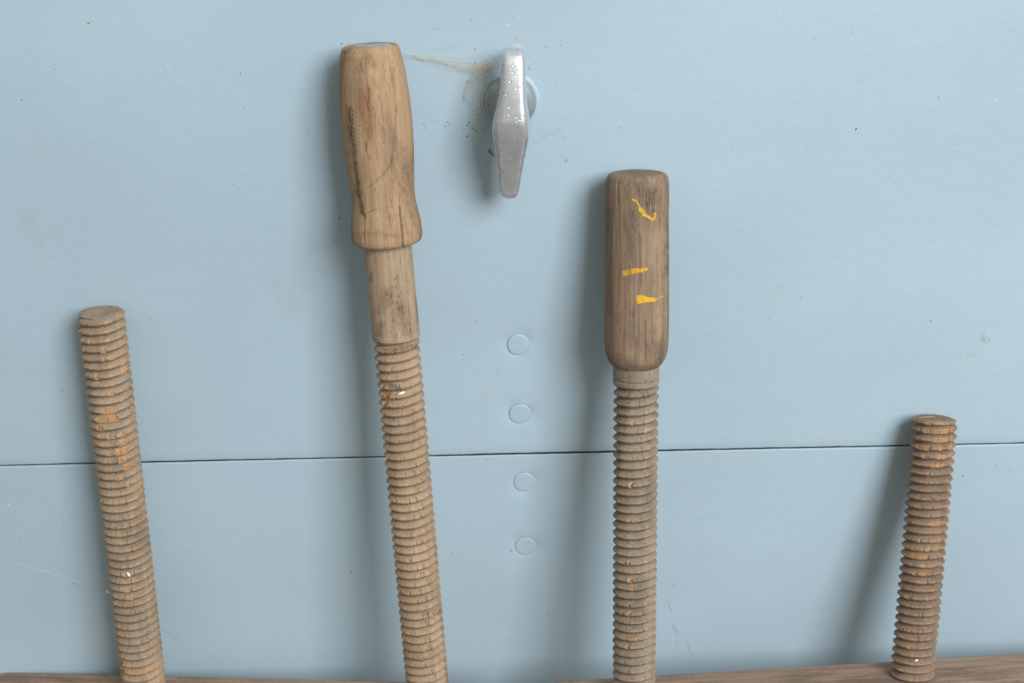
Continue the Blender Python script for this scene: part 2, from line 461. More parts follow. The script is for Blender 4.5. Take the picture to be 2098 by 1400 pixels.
def make_handle(ax, prof, mat, screw, seed, marks, dents=0.0):
    n = 320
    pr = [(ax.z(row), ax.r(r, row) if r else 0.0002) for row, r in prof][::-1]     # bottom to top
    # arc-length resample
    P = np.array(pr); L = np.concatenate([[0], np.cumsum(np.hypot(*np.diff(P, axis=0).T))])
    s = np.linspace(0, L[-1], 620)
    zs = np.interp(s, L, P[:, 0]); rs = np.interp(s, L, P[:, 1])
    for _ in range(3):
        rs[1:-1] = (rs[:-2] + 2 * rs[1:-1] + rs[2:]) / 4; zs[1:-1] = (zs[:-2] + 2 * zs[1:-1] + zs[2:]) / 4
    th = np.linspace(0, 1, n, endpoint=False)
    U, Z = np.meshgrid(th, zs); R = np.repeat(rs[:, None], n, 1)
    n1 = Noise2(13, 499, seed); n2 = Noise2(60, 499, seed + 1)
    R = R * (1 + 0.012 * (n1(U, Z / 0.03 + 5) - 0.5)) + 0.00022 * (n2(U, Z / 0.02 + 3) - 0.5) * (R > 0.01)
    V, Q, T = revolve(Z, R)
    Wd = ax.world(V)
    px, py, _ = proj(Wd)
    nrm_front = ((V * np.array([1, 1, 0])) @ ax.R.T)[:, 1] < 0.004
    C = np.zeros((len(V), 4))
    wob = np.concatenate([(n2(U, Z / 0.003 + 7)).ravel(), [0.5, 0.5]]) - 0.5
    for ch, kind, pts, w, amt in marks:
        if kind == 'line': m = np.clip(1.4 - seg_dist(px + wob * w * 0.8, py, pts) / w, 0, 1)
        elif kind == 'soft': m = np.clip(1.0 - seg_dist(px + wob * w, py, pts) / w, 0, 1) ** 1.3
        else: m = in_poly(px + wob * 2, py + wob * 2, pts).astype(float)
        C[:, ch] = np.maximum(C[:, ch], m * amt * nrm_front)
    k = C[:, 3]
    rad = np.hypot(V[:, 0], V[:, 1]); sc_ = 1 - k * 0.0007 / np.maximum(rad, 1e-4)
    V[:, 0] *= sc_; V[:, 1] *= sc_
    me = mesh_np('handle', V, Q, T); set_marks(me, C)
    return link('handle', me, mat, screw)

def make_jaw(parent, a1, a2, left, right, mat, depth=0.044, height=0.042):
    B1, B2 = a1.B, a2.B
    x = (B2 - B1) / np.linalg.norm(B2 - B1)
    z = a1.d + a2.d; z = z - x * (z @ x); z /= np.linalg.norm(z); y = np.cross(z, x)
    L = np.linalg.norm(B2 - B1)
    bm = bmesh.new()
    bmesh.ops.create_cube(bm, size=1)
    x0, x1 = -left, L + right
    for v in bm.verts:
        v.co = Vector(((x0 + x1) / 2 + v.co.x * (x1 - x0), v.co.y * depth, -height / 2 + v.co.z * height))
    bmesh.ops.bevel(bm, geom=bm.edges[:], offset=0.0032, segments=4, profile=0.6, affect='EDGES')
    me = bpy.data.meshes.new('jaw'); bm.to_mesh(me); bm.free()
    for p in me.polygons: p.use_smooth = True
    try: me.set_sharp_from_angle(angle=math.radians(40))
    except Exception: pass
    Mx = Matrix(((x[0], y[0], z[0], B1[0]), (x[1], y[1], z[1], B1[1]), (x[2], y[2], z[2], B1[2]), (0, 0, 0, 1)))
    return link('jaw', me, mat, parent, Matrix.Translation(-Vector(parent.location)) @ Mx)

# axes: (pixel x, pixel y, metres off the wall) at the top and where it enters the jaw
A1 = Axis((206, 640, 0.0170), (298, 1424, 0.036))
A2 = Axis((758.5, 100, 0.0195), (879, 1440, 0.064))
A3 = Axis((1306, 354, 0.0185), (1299, 1420, 0.070))
A4 = Axis((1916.5, 857, 0.0135), (1868.5, 1385, 0.056))

TAN = dict(light=(0.40, 0.285, 0.185), mid=(0.30, 0.205, 0.128), dark=(0.20, 0.135, 0.09))
M_S1 = wood('dusty_thread_wood', (0.375, 0.285, 0.205), (0.315, 0.236, 0.168), (0.225, 0.166, 0.12), seed=1, fibre=1100, stain_amt=0.75, scar=(0.56, 0.32, 0.16), bump=0.4)
M_S2 = wood('tan_thread_wood', (0.42, 0.308, 0.212), (0.35, 0.25, 0.168), (0.25, 0.175, 0.12), seed=2, fibre=1100, stain_amt=0.75, scar=(0.52, 0.28, 0.13), bump=0.4)
M_S3 = wood('grey_thread_wood', (0.315, 0.258, 0.197), (0.265, 0.212, 0.16), (0.18, 0.142, 0.108), seed=3, fibre=1100, stain_amt=0.75, scar=(0.58, 0.29, 0.13), bump=0.4)
M_S4 = wood('red_thread_wood', (0.275, 0.203, 0.15), (0.23, 0.167, 0.123), (0.16, 0.115, 0.086), seed=4, fibre=1100, stain_amt=0.75, scar=(0.48, 0.25, 0.115), bump=0.4)
M_H2 = wood('turned_handle_wood', (0.425, 0.285, 0.168), (0.33, 0.213, 0.122), (0.205, 0.132, 0.083), seed=5, fibre=1900, stain_amt=0.85, scar=(0.36, 0.165, 0.065), stain_dark=(0.075, 0.048, 0.036), paint=(0.40, 0.41, 0.41))
M_H3 = wood('stained_handle_wood', (0.285, 0.20, 0.133), (0.21, 0.143, 0.096), (0.12, 0.08, 0.06), seed=6, fibre=2200, stain_amt=0.7, scar=(0.40, 0.28, 0.17), stain_dark=(0.05, 0.036, 0.032), paint=(0.68, 0.38, 0.03))
M_J = wood('jaw_wood', (0.40, 0.275, 0.20), (0.29, 0.193, 0.138), (0.16, 0.107, 0.08), seed=8, fibre=900, stain_amt=0.7, axis='X', attr=False)

def rchips(k, lo, hi, a0, a1, wmax, dmax, seed):
    r = np.random.default_rng(seed)
    return [(r.uniform(lo, hi), r.uniform(a0, a1), r.uniform(0.012, wmax), r.uniform(0.25, dmax)) for _ in range(k)]

# --- clamp on the left
c1 = empty('wooden_clamp', tuple((A1.B + A2.B) / 2))
tag(c1, 'weathered wooden clamp with a waisted bulbous turned handle, leaning on the blue wall', 'clamp', 'wooden screw clamps leaning on the wall')
ch1 = [(832, 0.02, 0.10, 0.75), (850, 0.0, 0.16, 0.85), (868, -0.06, 0.06, .6), (868, 0.10, 0.05, .5), (885, 0.02, 0.05, .6), (890, 0.10, 0.07, .6), (903, 0.09, 0.09, .7), (920, 0.08, 0.06, .6),
       (938, 0.12, 0.07, .7), (955, 0.05, 0.06, .5), (972, 0.10, 0.03, .5), (975, -0.2, 0.05, .7), (993, -0.19, 0.05, .7), (1010, -0.19, 0.05, .7), (1028, -0.19, 0.05, .7), (1045, -0.2, 0.05, .7), (1062, -0.19, 0.05, .6),
       (985, 0.22, 0.05, .6), (1005, 0.22, 0.05, .7), (1023, 0.21, 0.05, .7), (1042, 0.21, 0.04, .6), (690, -0.12, 0.03, .5), (672, -0.14, 0.04, .6), (655, -0.12, 0.03, .5), (745, 0.17, 0.05, .5), (762, 0.17, 0.06, .6), (780, 0.2, 0.06, .6),
       (1190, 0.0, 0.05, .4), (1208, 0.01, 0.05, .4), (1350, -0.15, 0.06, .5), (1366, -0.14, 0.07, .6)] + rchips(46, 640, 1400, -0.3, 0.3, 0.04, 0.6, 11) + rchips(26, 700, 1060, -0.05, 0.26, 0.05, 0.7, 15)
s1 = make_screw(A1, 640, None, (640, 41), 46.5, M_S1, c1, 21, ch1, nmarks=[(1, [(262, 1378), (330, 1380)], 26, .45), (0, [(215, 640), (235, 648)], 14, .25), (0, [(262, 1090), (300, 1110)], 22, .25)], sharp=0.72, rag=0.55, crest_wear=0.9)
tag(s1, 'bare screw end without a handle')
ch2 = [(800, -0.12, 0.10, 0.9), (818, -0.13, 0.05, 0.8), (782, -0.13, 0.03, .6)] + rchips(34, 720, 1400, -0.3, 0.3, 0.03, 0.5, 12)
nm2 = [(0, [(790, 722), (852, 708)], 9, .6), (0, [(800, 790), (815, 795)], 7, .7), (0, [(870, 1258), (905, 1250)], 7, .4), (0, [(840, 950), (860, 990)], 18, .25),
       (0, [(775, 640), (790, 600)], 14, .35), (0, [(800, 605), (795, 625)], 9, .5), (0, [(825, 630), (838, 680)], 17, .55), (0, [(780, 665), (776, 690)], 12, .5), (0, [(855, 610), (857, 660)], 6, .6), (0, [(762, 560), (760, 575)], 5, .5), (1, [(759, 556), (758, 572)], 5, .7),
       (1, [(785, 540), (790, 580)], 4, .5), (3, [(768, 512), (769, 540)], 0.9, .6), (3, [(785, 512), (787, 545)], 0.8, .4), (3, [(797, 512), (801, 600)], 0.8, .4), (3, [(819, 512), (823, 560)], 1.0, .5), (3, [(805, 515), (808, 575)], 0.7, .4), (0, [(770, 530), (775, 640)], 5, .2)]
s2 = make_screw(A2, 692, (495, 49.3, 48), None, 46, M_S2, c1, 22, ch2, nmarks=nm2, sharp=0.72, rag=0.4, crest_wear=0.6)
tag(s2, 'screw with a bulbous turned handle')
h2prof = [(92, 0), (92, 47), (93.5, 53), (98, 58.5), (108, 62), (125, 64.5), (150, 67.8), (200, 71.8), (250, 73), (300, 72), (350, 68.3), (392, 65), (415, 65.6), (440, 69.3), (462, 72.4), (482, 72.8), (490, 71.3), (495, 67.5), (497, 62), (497, 46), (497, 0)]
mk2 = [(2, 'poly', [(762 + 40 * math.cos(a / 10 * PI), 91.5 + 5.5 * math.sin(a / 10 * PI)) for a in range(20)], 0, 0.75),
       (0, 'line', [(716, 222), (718, 250), (722, 285), (727, 330), (733, 380), (739, 415), (743, 438)], 4.5, 0.95),
       (0, 'soft', [(716, 222), (722, 285), (729, 340), (737, 400), (744, 440)], 11, 0.6),
       (0, 'line', [(733, 395), (741, 425), (748, 446)], 3.5, 0.8),
       (1, 'soft', [(748, 185), (752, 215), (755, 250)], 16, 0.75), (1, 'soft', [(740, 215), (745, 240)], 14, 0.6), (1, 'soft', [(762, 160), (770, 176)], 13, 0.5),
       (1, 'soft', [(758, 255), (756, 285)], 8, 0.6), (1, 'soft', [(724, 296), (726, 302)], 6, 0.7),
       (0, 'line', [(755, 180), (757, 200), (752, 215), (756, 228)], 1.6, 0.75), (0, 'line', [(748, 196), (750, 212)], 1.5, 0.6), (0, 'line', [(753, 268), (755, 286)], 1.3, 0.6), (0, 'line', [(752, 262), (765, 270)], 1.5, 0.5),
       (0, 'line', [(757, 382), (770, 372), (785, 358), (797, 342), (803, 322), (806, 300)], 1.8, 0.5), (0, 'line', [(806, 300), (809, 270), (813, 215)], 1.6, 0.4),
       (0, 'line', [(750, 437), (771, 429)], 1.8, 0.5),
       (0, 'soft', [(806, 140), (805, 165)], 6, 0.5), (0, 'soft', [(830, 340), (828, 390)], 11, 0.45), (0, 'soft', [(740, 130), (742, 150)], 5, 0.55), (0, 'soft', [(756, 110), (766, 135)], 10, 0.4), (0, 'soft', [(752, 477), (815, 484)], 10, 0.35), (0, 'soft', [(785, 430), (795, 440)], 12, 0.3),
       (0, 'soft', [(708, 108), (720, 100)], 7, 0.4),
       (3, 'line', [(819, 425), (821, 450), (824, 480), (826, 506)], 2.0, 1.0), (3, 'line', [(819, 400), (819, 425)], 0.9, 0.7), (3, 'line', [(746, 440), (746, 500)], 0.8, 0.55)]
for i in range(9):
    y = 228 + i * 8.5
    mk2.append((0, 'line', [(719 + i * 0.6, y - 3), (731 + i * 0.5, y + 5)], 1.7, 0.7))
h2 = make_handle(A2, h2prof, M_H2, s2, 31, mk2)
make_jaw(c1, A1, A2, 0.16, 0.05, M_J)

# --- clamp on the right
c2 = empty('wooden_clamp', tuple((A3.B + A4.B) / 2))
tag(c2, 'weathered wooden clamp with a straight dark handle streaked with yellow paint, leaning on the wall', 'clamp', 'wooden screw clamps leaning on the wall')
ch3 = [(1168, -0.05, 0.03, .6), (1245, -0.06, 0.025, .6), (1225, -0.06, 0.02, .7), (1228, 0.08, 0.04, .5), (1312, -0.07, 0.02, .6), (1298, 0.12, 0.02, .5), (820, 0.2, 0.04, .6), (978, -0.05, 0.03, .7), (1135, -0.06, 0.02, .7), (900, 0.1, 0.03, .5), (950, 0.21, 0.03, .6), (940, -0.23, 0.03, .5), (955, -0.23, 0.03, .5)] + rchips(22, 800, 1400, -0.3, 0.3, 0.025, 0.45, 13)
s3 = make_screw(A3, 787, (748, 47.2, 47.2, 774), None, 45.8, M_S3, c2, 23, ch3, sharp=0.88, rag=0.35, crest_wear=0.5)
tag(s3, 'screw with a straight handle marked in yellow paint')
h3prof = [(354, 0), (354, 50), (355, 54), (358, 59), (364, 62.8), (376, 64.6), (400, 65), (470, 65), (550, 65.6), (640, 65.8), (692, 65.6), (708, 65), (722, 63), (733, 59.5), (741, 54.5), (746.5, 50), (750, 45), (750, 0)]
mk3 = [(2, 'line', [(1297, 409), (1304, 412), (1309, 420), (1312, 430)], 2.2, 0.85), (2, 'line', [(1312, 428), (1317, 434), (1320, 440)], 4.0, 1.0), (2, 'line', [(1320, 440), (1330, 446), (1338, 450)], 2.6, 1.0), (2, 'line', [(1338, 450), (1343, 446), (1343, 438)], 2.5, 0.9),
       (2, 'poly', [(1275, 556), (1285, 552), (1300, 550), (1326, 548), (1327, 552), (1318, 557), (1300, 561), (1288, 564), (1276, 567)], 0, 0.60),
       (2, 'poly', [(1304, 605), (1318, 605), (1326, 609), (1340, 610), (1346, 613), (1342, 618), (1328, 618), (1316, 621), (1305, 623)], 0, 1.0), (2, 'line', [(1346, 612), (1357, 608)], 2.0, 0.75),
       (0, 'soft', [(1335, 395), (1338, 430)], 22, 0.7), (0, 'soft', [(1300, 375), (1310, 385)], 30, 0.5), (0, 'soft', [(1265, 374), (1275, 373)], 8, 0.6),
       (1, 'soft', [(1338, 425), (1342, 423)], 6, 0.9),
       (1, 'soft', [(1352, 480), (1356, 600), (1350, 690)], 18, 0.7), (1, 'soft', [(1325, 480), (1330, 540)], 20, 0.35), (1, 'soft', [(1262, 370), (1258, 390)], 8, 0.4), (1, 'soft', [(1280, 725), (1330, 738)], 22, 0.45),
       (0, 'soft', [(1250, 430), (1250, 640)], 10, 0.35), (0, 'soft', [(1370, 460), (1370, 560)], 5, 0.5), (0, 'soft', [(1290, 640), (1296, 690)], 20, 0.3),
       (3, 'line', [(1310, 480), (1311, 540), (1310, 600)], 0.8, 0.7), (3, 'line', [(1265, 376), (1265, 420)], 0.9, 0.7), (3, 'line', [(1367, 440), (1368, 510)], 1.2, 0.6), (3, 'line', [(1322, 660), (1322, 740)], 0.8, 0.6)]
h3 = make_handle(A3, h3prof, M_H3, s3, 32, mk3)
ch4 = [(1118, -0.1, 0.2, .42), (1137, -0.1, 0.16, .42), (1100, 0.05, 0.12, .35), (1155, 0.0, 0.12, .35), (1060, 0.05, 0.12, .4), (948, 0.0, 0.1, .4), (880, 0.0, 0.3, .45), (897, 0.05, 0.22, .5), (915, -0.12, 0.1, .5), (915, 0.12, 0.08, .5), (932, 0.04, 0.12, .5), (932, 0.15, 0.08, .5)] + rchips(60, 860, 1400, -0.3, 0.3, 0.05, 0.45, 14)
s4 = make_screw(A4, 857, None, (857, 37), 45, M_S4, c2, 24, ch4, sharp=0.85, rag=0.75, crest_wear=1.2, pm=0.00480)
tag(s4, 'short bare screw end without a handle')
make_jaw(c2, A3, A4, 0.043, 0.15, M_J)

# ------------------------------------------------------------------ latch
L0 = at(1045, 206, 0.0)
latch = empty('latch_handle', tuple(L0))
tag(latch, 'worn silver metal latch handle on the blue wall between the two wooden handles', 'latch')
def lathe_y(name, prof, mat, parent, n=96):
    th = np.linspace(0, 2 * PI, n, endpoint=False)
    V = [np.stack([r * np.cos(th), np.full(n, -o), r * np.sin(th)], -1) for r, o in prof]
    V = np.concatenate(V); cc = np.arange(n); c2_ = (cc + 1) % n; q = []
    for j in range(len(prof) - 1):
        a0, b0 = j * n, (j + 1) * n
        q.append(np.stack([a0 + cc, a0 + c2_, b0 + c2_, b0 + cc], -1))
    return link(name, mesh_np(name, V, np.concatenate(q)), mat, parent)
k = 0.27e-3
lathe_y('backplate', [(0.0155, -0.001), (0.0152, 0.0005), (0.0149, 0.0009), (0.0138, 0.0011), (0.0001, 0.0011)], M_WALL, latch)
lathe_y('escutcheon', [(0.0134, 0.0015), (0.0134, 0.0035), (0.0128, 0.0052), (0.0110, 0.0066), (0.0088, 0.0080), (0.0078, 0.0105), (0.0074, 0.020), (0.0070, 0.026), (0.0001, 0.026)], M_METAL2, latch)
# grip: cross sections along the bar. rows: (px left, px right, py, off of front face, thickness)
secs = [(1043, 1061, 100.5, .0235, .004), (1036, 1068, 103.5, .0255, .008), (1032.5, 1072, 109, .0270, .010), (1030.5, 1073.5, 118, .0282, .0115), (1029.5, 1074.5, 130, .0291, .012), (1027, 1075.5, 160, .0309, .0135), (1024, 1077, 190, .0325, .015), (1018, 1080, 220, .0339, .016),
        (1012, 1083, 245, .0350, .017), (1009.5, 1084, 262, .0352, .017), (1010.5, 1083.5, 276, .0350, .0165), (1014, 1080, 295, .0336, .0155), (1017, 1074.5, 320, .0316, .014), (1020, 1069, 350, .0292, .0125), (1022, 1064.5, 378, .0268, .0115), (1024, 1062.5, 390, .0256, .0105), (1028, 1059, 399, .0242, .009), (1034, 1053, 404.5, .0225, .005)]
NS = 48
rows = []
ss = np.array(secs); tt = np.linspace(0, len(secs) - 1, 120)
ss = np.stack([np.interp(tt, np.arange(len(secs)), ss[:, i]) for i in range(5)], 1)
for _ in range(3): ss[1:-1] = (ss[:-2] + 2 * ss[1:-1] + ss[2:]) / 4
for (xl, xr, py, off, thk) in ss:
    pl, pr_ = at(xl, py, off - thk * 0.45), at(xr, py, off - thk * 0.45)
    c = (pl + pr_) / 2; hw = np.linalg.norm(pr_ - pl) / 2 * 1.06; ax_ = (pr_ - pl) / np.linalg.norm(pr_ - pl)
    ring = []
    for i in range(NS):
        a = 2 * PI * i / NS
        ca, sa = math.cos(a), math.sin(a); e = 0.32
        x = math.copysign(abs(ca) ** e, ca) * hw; d = math.copysign(abs(sa) ** 0.4, sa) * thk * 0.5
        if d > 0: x *= 0.98
        taper = 1.0 - (0.09 if sa > 0 else 0.0) * abs(sa) ** 2
        ring.append(c + ax_ * x * taper + np.array([0, -(d), 0]) + np.array([0, thk * 0.05, 0]))
    rows.append(ring)
V = np.array(rows).reshape(-1, 3) - L0
nr = len(rows); r = np.arange(nr - 1)[:, None]; c = np.arange(NS)[None]; cn = (c + 1) % NS
Q = np.stack([r * NS + c, r * NS + cn, (r + 1) * NS + cn, (r + 1) * NS + c], -1).reshape(-1, 4)
V = np.concatenate([V, [V[:NS].mean(0)], [V[-NS - 0:].mean(0) if False else V[(nr - 1) * NS: nr * NS].mean(0)]])
cc = np.arange(NS); T = np.concatenate([np.stack([np.full(NS, nr * NS), (cc + 1) % NS, cc], -1), np.stack([np.full(NS, nr * NS + 1), cc + (nr - 1) * NS, (cc + 1) % NS + (nr - 1) * NS], -1)])
me = mesh_np('grip', V, Q, T)
bmx = bmesh.new(); bmx.from_mesh(me); bmesh.ops.recalc_face_normals(bmx, faces=bmx.faces[:]); bmx.to_mesh(me); bmx.free()
link('grip', me, M_METAL, latch)

# ------------------------------------------------------------------ dirt, cobweb, chaff
g = NT('fleck_dirt'); _, _, _, _, colr = g.attr('tint'); g.set(g.b.inputs['Base Color'], colr); g.b.inputs['Roughness'].default_value = 0.85
M_FLECK = g.m
TINT = {'k': (0.05, 0.045, 0.05), 'b': (0.16, 0.11, 0.075), 'o': (0.50, 0.24, 0.12), 'r': (0.62, 0.20, 0.12), 'y': (0.55, 0.38, 0.18), 'w': (0.74, 0.76, 0.74), 't': (0.50, 0.46, 0.36), 'g': (0.24, 0.29, 0.30), 'l': (0.48, 0.60, 0.66), 's': (0.31, 0.40, 0.46), 'W': BLUE}
FL = [  # px, py, length px, width px, angle deg, tint
    (181, 48, 4, 4, 0, 'k'), (187, 45, 5, 4, 40, 'y'), (45, 205, 5, 3, 10, 'b'), (344, 137, 3.5, 3, 0, 'w'), (493, 152, 5, 2.5, 90, 'b'), (500, 223, 4, 4, 0, 'r'), (113, 142, 3, 2, 0, 'b'), (426, 185, 3, 2, 0, 'g'), (251, 273, 3, 2, 0, 'g'),
    (265, 37, 4, 1.5, 40, 'g'), (390, 109, 5, 1.5, 10, 't'), (398, 112, 5, 1.5, 70, 'g'), (379, 112, 4, 2, 30, 't'), (107, 92, 8, 2, 15, 'l'), (558, 84, 6, 2, -10, 'y'), (318, 340, 5, 1.5, 20, 't'), (478, 378, 3, 3, 0, 'g'),
    (1754, 265, 7, 3, -60, 'k'), (1747, 66, 12, 1.6, 50, 'g'), (1747.5, 65, 11, 1.2, 50, 'l'), (1670, 81, 5, 2, 70, 'g'), (1656, 297, 8, 5, -60, 't'), (1964, 297, 10, 1.4, -50, 'g'), (1760, 169, 3, 2, 0, 'b'), (1790, 200, 3, 2, 0, 't'), (1805, 202, 4, 2, 50, 't'), (1699, 328, 3, 2.5, 0, 'w'), (1714, 350, 4, 2, 0, 't'), (1599, 29, 3, 2, 0, 'w'), (1797, 18, 7, 1.5, 0, 'l'), (1786, 96, 8, 1.5, -50, 't'), (1888, 276, 3, 2, 0, 'g'), (1820, 363, 3, 2, -30, 'b'), (1748, 362, 5, 2, -50, 't'), (1502, 300, 8, 4, -30, 't'), (1856, 397, 3, 2, 0, 'g'), (1923, 200, 5, 2, -40, 'b'), (2040, 205, 14, 2, -50, 'l'),
    (1269, 262, 4, 2, 90, 'b'), (1268, 240, 10, 0.8, 85, 't'), (1058, 78, 4.5, 4, 30, 'r'), (1078, 22, 2.5, 2, 0, 'g'), (973, 101, 3, 2.5, 0, 'k'), (1120, 96, 6, 3, -20, 'g'), (1148, 94, 6, 2, -40, 'o'), (1121, 95, 2, 2, 0, 'o'), (1141, 171, 4, 2, 0, 'o'), (1085, 140, 7, 4, 75, 'o'), (1097, 173, 8, 4, -70, 'y'), (955, 141, 4, 2.5, 0, 'o'), (957, 167, 5, 3, 60, 'o'), (1020, 136, 6, 3, 80, 'o'), (1006, 114, 3, 3, 0, 'o'), (973, 129, 6, 3, -60, 'b'), (951, 204, 3, 3, 0, 'o'), (936, 110, 3, 2, 0, 'y'),
    (917, 251, 3, 2.5, 0, 'k'), (921, 256, 3, 2, 40, 'k'), (912, 260, 3, 2.5, 0, 'k'), (961, 251, 5, 3, 40, 'k'), (958, 257, 4, 3, 0, 'k'), (968, 264, 5, 2.5, 20, 'k'), (975, 268, 4, 2.5, 40, 'k'), (957, 280, 4, 3, 0, 'k'), (979, 235, 5, 4, 0, 'k'), (979, 223, 4, 3, 0, 'k'), (890, 251, 3, 2, 0, 'b'), (866, 254, 3, 2, 0, 'k'), (882, 275, 2.5, 2, 0, 'k'), (949, 263, 3, 2, 0, 'b'), (871, 260, 3, 2, 0, 'b'), (991, 268, 3, 2, 0, 'b'),
    (922, 348, 14, 1.8, 20, 'y'), (983, 372, 5, 3, 30, 'w'), (978, 224, 6, 3, 30, 't'), (985, 212, 6, 2, 40, 't'), (940, 285, 4, 2, 0, 't'), (1000, 335, 14, 8, 0, 's'), (1145, 265, 12, 4, -25, 's'), (1120, 278, 26, 4, -30, 's'), (1160, 330, 10, 9, 0, 's'), (1146, 354, 5, 2.5, -30, 'y'), (1137, 361, 3, 3, 0, 'y'), (1172, 364, 3, 2, 0, 't'), (1157, 246, 3, 2, 0, 'k'),
    (1700, 682, 4, 2, -20, 'b'), (1770, 680, 3, 2, 0, 'g'), (1760, 626, 3, 2.5, 0, 'g'), (1905, 640, 3, 2, 0, 'b'), (1907, 658, 4, 2.5, 0, 'k'), (1900, 827, 0.1, 0.1, 0, 'k'), (1973, 975, 4.5, 3, 0, 'b'), (2040, 956, 16, 2.2, -70, 'g'), (2070, 964, 5, 3, 0, 'g'), (1575, 652, 3, 2, 0, 'b'), (1558, 854, 5, 3, 40, 't'), (1624, 768, 3, 2, 0, 'g'), (1641, 607, 3, 2, 0, 'b'), (1532, 653, 5, 2, 0, 't'), (1710, 605, 9, 1.5, -60, 't'), (1775, 760, 3, 2, 0, 'g'), (1600, 812, 3, 2, 0, 't'), (1906, 828, 3, 2.5, -50, 'g'),
    (1005, 942, 22, 1.8, 0, 't'), (997, 943, 10, 2, 0, 'g'), (1048, 1128, 5, 5, 0, 'g'), (1158, 1122, 4.5, 4.5, 0, 'g'), (1140, 1108, 0.1, .1, 0, 'g'), (128, 800, 4, 6, 0, 'g'), (170, 883, 3.5, 4, 0, 'g'), (356, 858, 3, 2, 0, 'g'), (308, 653, 3, 3, 0, 'b'), (380, 654, 3, 2, 0, 'g'), (610, 700, 5, 2, 0, 't'), (695, 448, 8, 5, 0, 'g'), (684, 493, 5, 3, 0, 'g'), (725, 548, 5, 3, 0, 'g'), (917, 561, 10, 5, 0, 's'), (608, 696, 4, 2, 0, 't'), (948, 727, 5, 4, 0, 'g'), (975, 660, 4, 3, 90, 'o'), (932, 515, 4, 2, 0, 'y'), (1035, 1206, 3, 3, 0, 'g'), (1122, 1257, 5, 5, 0, 'g'), (1092, 1348, 5, 5, 0, 'g'), (945, 1034, 3, 3, 0, 'w'), (926, 1134, 4, 4, 0, 'g'), (1047, 1306, 5, 5, 0, 'g'), (720, 1172, 6, 6, 0, 'g'), (780, 1153, 4, 4, 0, 'g'), (1070, 1190, 6, 6, 0, 't'), (630, 1025, 3, 3, 0, 'o'), (130, 1080, 5, 5, 0, 'g'), (43, 1107, 4, 5, 0, 'g'), (18, 1034, 8, 7, 0, 't'), (95, 1127, 5, 5, 0, 't'),
    (1378, 1200, 4, 5, 0, 'g'), (1372, 1245, 50, 3.0, 73, 's'), (1383, 1290, 44, 4.5, 62, 's'), (1388, 1325, 30, 3.5, 74, 's'), (1412, 1330, 60, 2.5, 72, 's'), (1448, 1302, 3, 3, 0, 'g'), (1742, 1272, 6, 3, 50, 't'), (1470, 1062, 170, 4, -3, 'W'), (1050, 35, 4, 2, 0, 'g'), (1035, 31, 8, 1, 80, 'l'), (1388, 10, 20, 1, -75, 's'), (1555, 15, 0.1, .1, 0, 'g'), (630, 270, 3, 2, 0, 'b'), (700, 90, 4, 3, 0, 'b'), (667, 125, 4, 3, 0, 't'), (714, 91, 6, 2, -60, 'g'), (688, 165, 3, 4, 0, 't'), (965, 42, 3, 2, 0, 'k'), (1040, 52, 8, 2, 60, 'w'), (983, 80, 3, 2, 0, 'w'),
    (95, 1172, 230, 7, 21, 'W'), (160, 1197, 60, 2, 22, 's'), (350, 1300, 80, 2.0, 35, 's'), (930, 92, 100, 1.3, -14, 's'), (895, 60, 60, 1.0, -5, 's')]
# a scatter of barely visible grit
for i in range(80):
    FL.append((random.uniform(0, 2098), random.uniform(0, 1390), random.uniform(1.2, 2.6), random.uniform(1.0, 1.8), random.uniform(0, 180), random.choice('gggttbls')))
for i in range(34):
    a = random.gauss(0, 1); b = random.gauss(0, 1)
    FL.append((1010 + a * 70, 210 + b * 80, random.uniform(1.2, 3.0), random.uniform(1.0, 2.0), random.uniform(0, 180), random.choice('kbbttoyt')))

def wall_y(x, z, joint):
    zr = z - JZ(x)
    return 0.0004 * math.sin(x * 9 + 1.3) * math.cos(zr * 7) + 0.00025 * math.sin(x * 23 + zr * 17)

def flecks(sel, parent):
    VV, TT, CC = [], [], []; base = 0
    for (px, py, ln, wd, ang, tn) in sel:
        if ln < 0.5: continue
        P = at(px, py); y = wall_y(P[0], P[2], 0)
        a = math.radians(ang); L = ln * k * 0.40; Wd = wd * k * 0.38
        ex = np.array([math.cos(a), 0, -math.sin(a) / math.cos(PITCH)]); ez = np.array([math.sin(a), 0, math.cos(a) / math.cos(PITCH)])
        m = 12; hgt = min(0.0004, 0.35 * Wd) if tn not in 'slW' else (0.00004 if tn != 'W' else 0.00008)
        ring = []
        for i in range(m):
            t = 2 * PI * i / m; w = 0.8 + 0.4 * random.random()
            ring.append(np.array([P[0], y, P[2]]) + ex * L * math.cos(t) * w + ez * Wd * math.sin(t) * w + np.array([0, -0.00002, 0]))
        inner = [np.array([P[0], y - hgt, P[2]]) + (q - np.array([P[0], y, P[2]])) * np.array([.55, 0, .55]) for q in ring]
        VV += ring + inner + [np.array([P[0], y - hgt * 1.15, P[2]])]
        for i in range(m):
            j = (i + 1) % m
            TT += [(base + i, base + j, base + m + j), (base + i, base + m + j, base + m + i), (base + m + i, base + m + j, base + 2 * m)]
        c = np.array(TINT[tn]) * random.uniform(0.85, 1.15)
        CC += [(*c, 1)] * (2 * m + 1); base += 2 * m + 1
    me = mesh_np('dirt_flecks', np.array(VV), np.zeros((0, 4), int), np.array(TT), smooth=True)
    set_marks(me, CC, 'tint')
    return tag(link('dirt_flecks', me, M_FLECK, parent), kind='stuff')
def above(f): return at(f[0], f[1])[2] > JZ(at(f[0], f[1])[0])
flecks([f for f in FL if above(f)], up); flecks([f for f in FL if not above(f)], lo_)

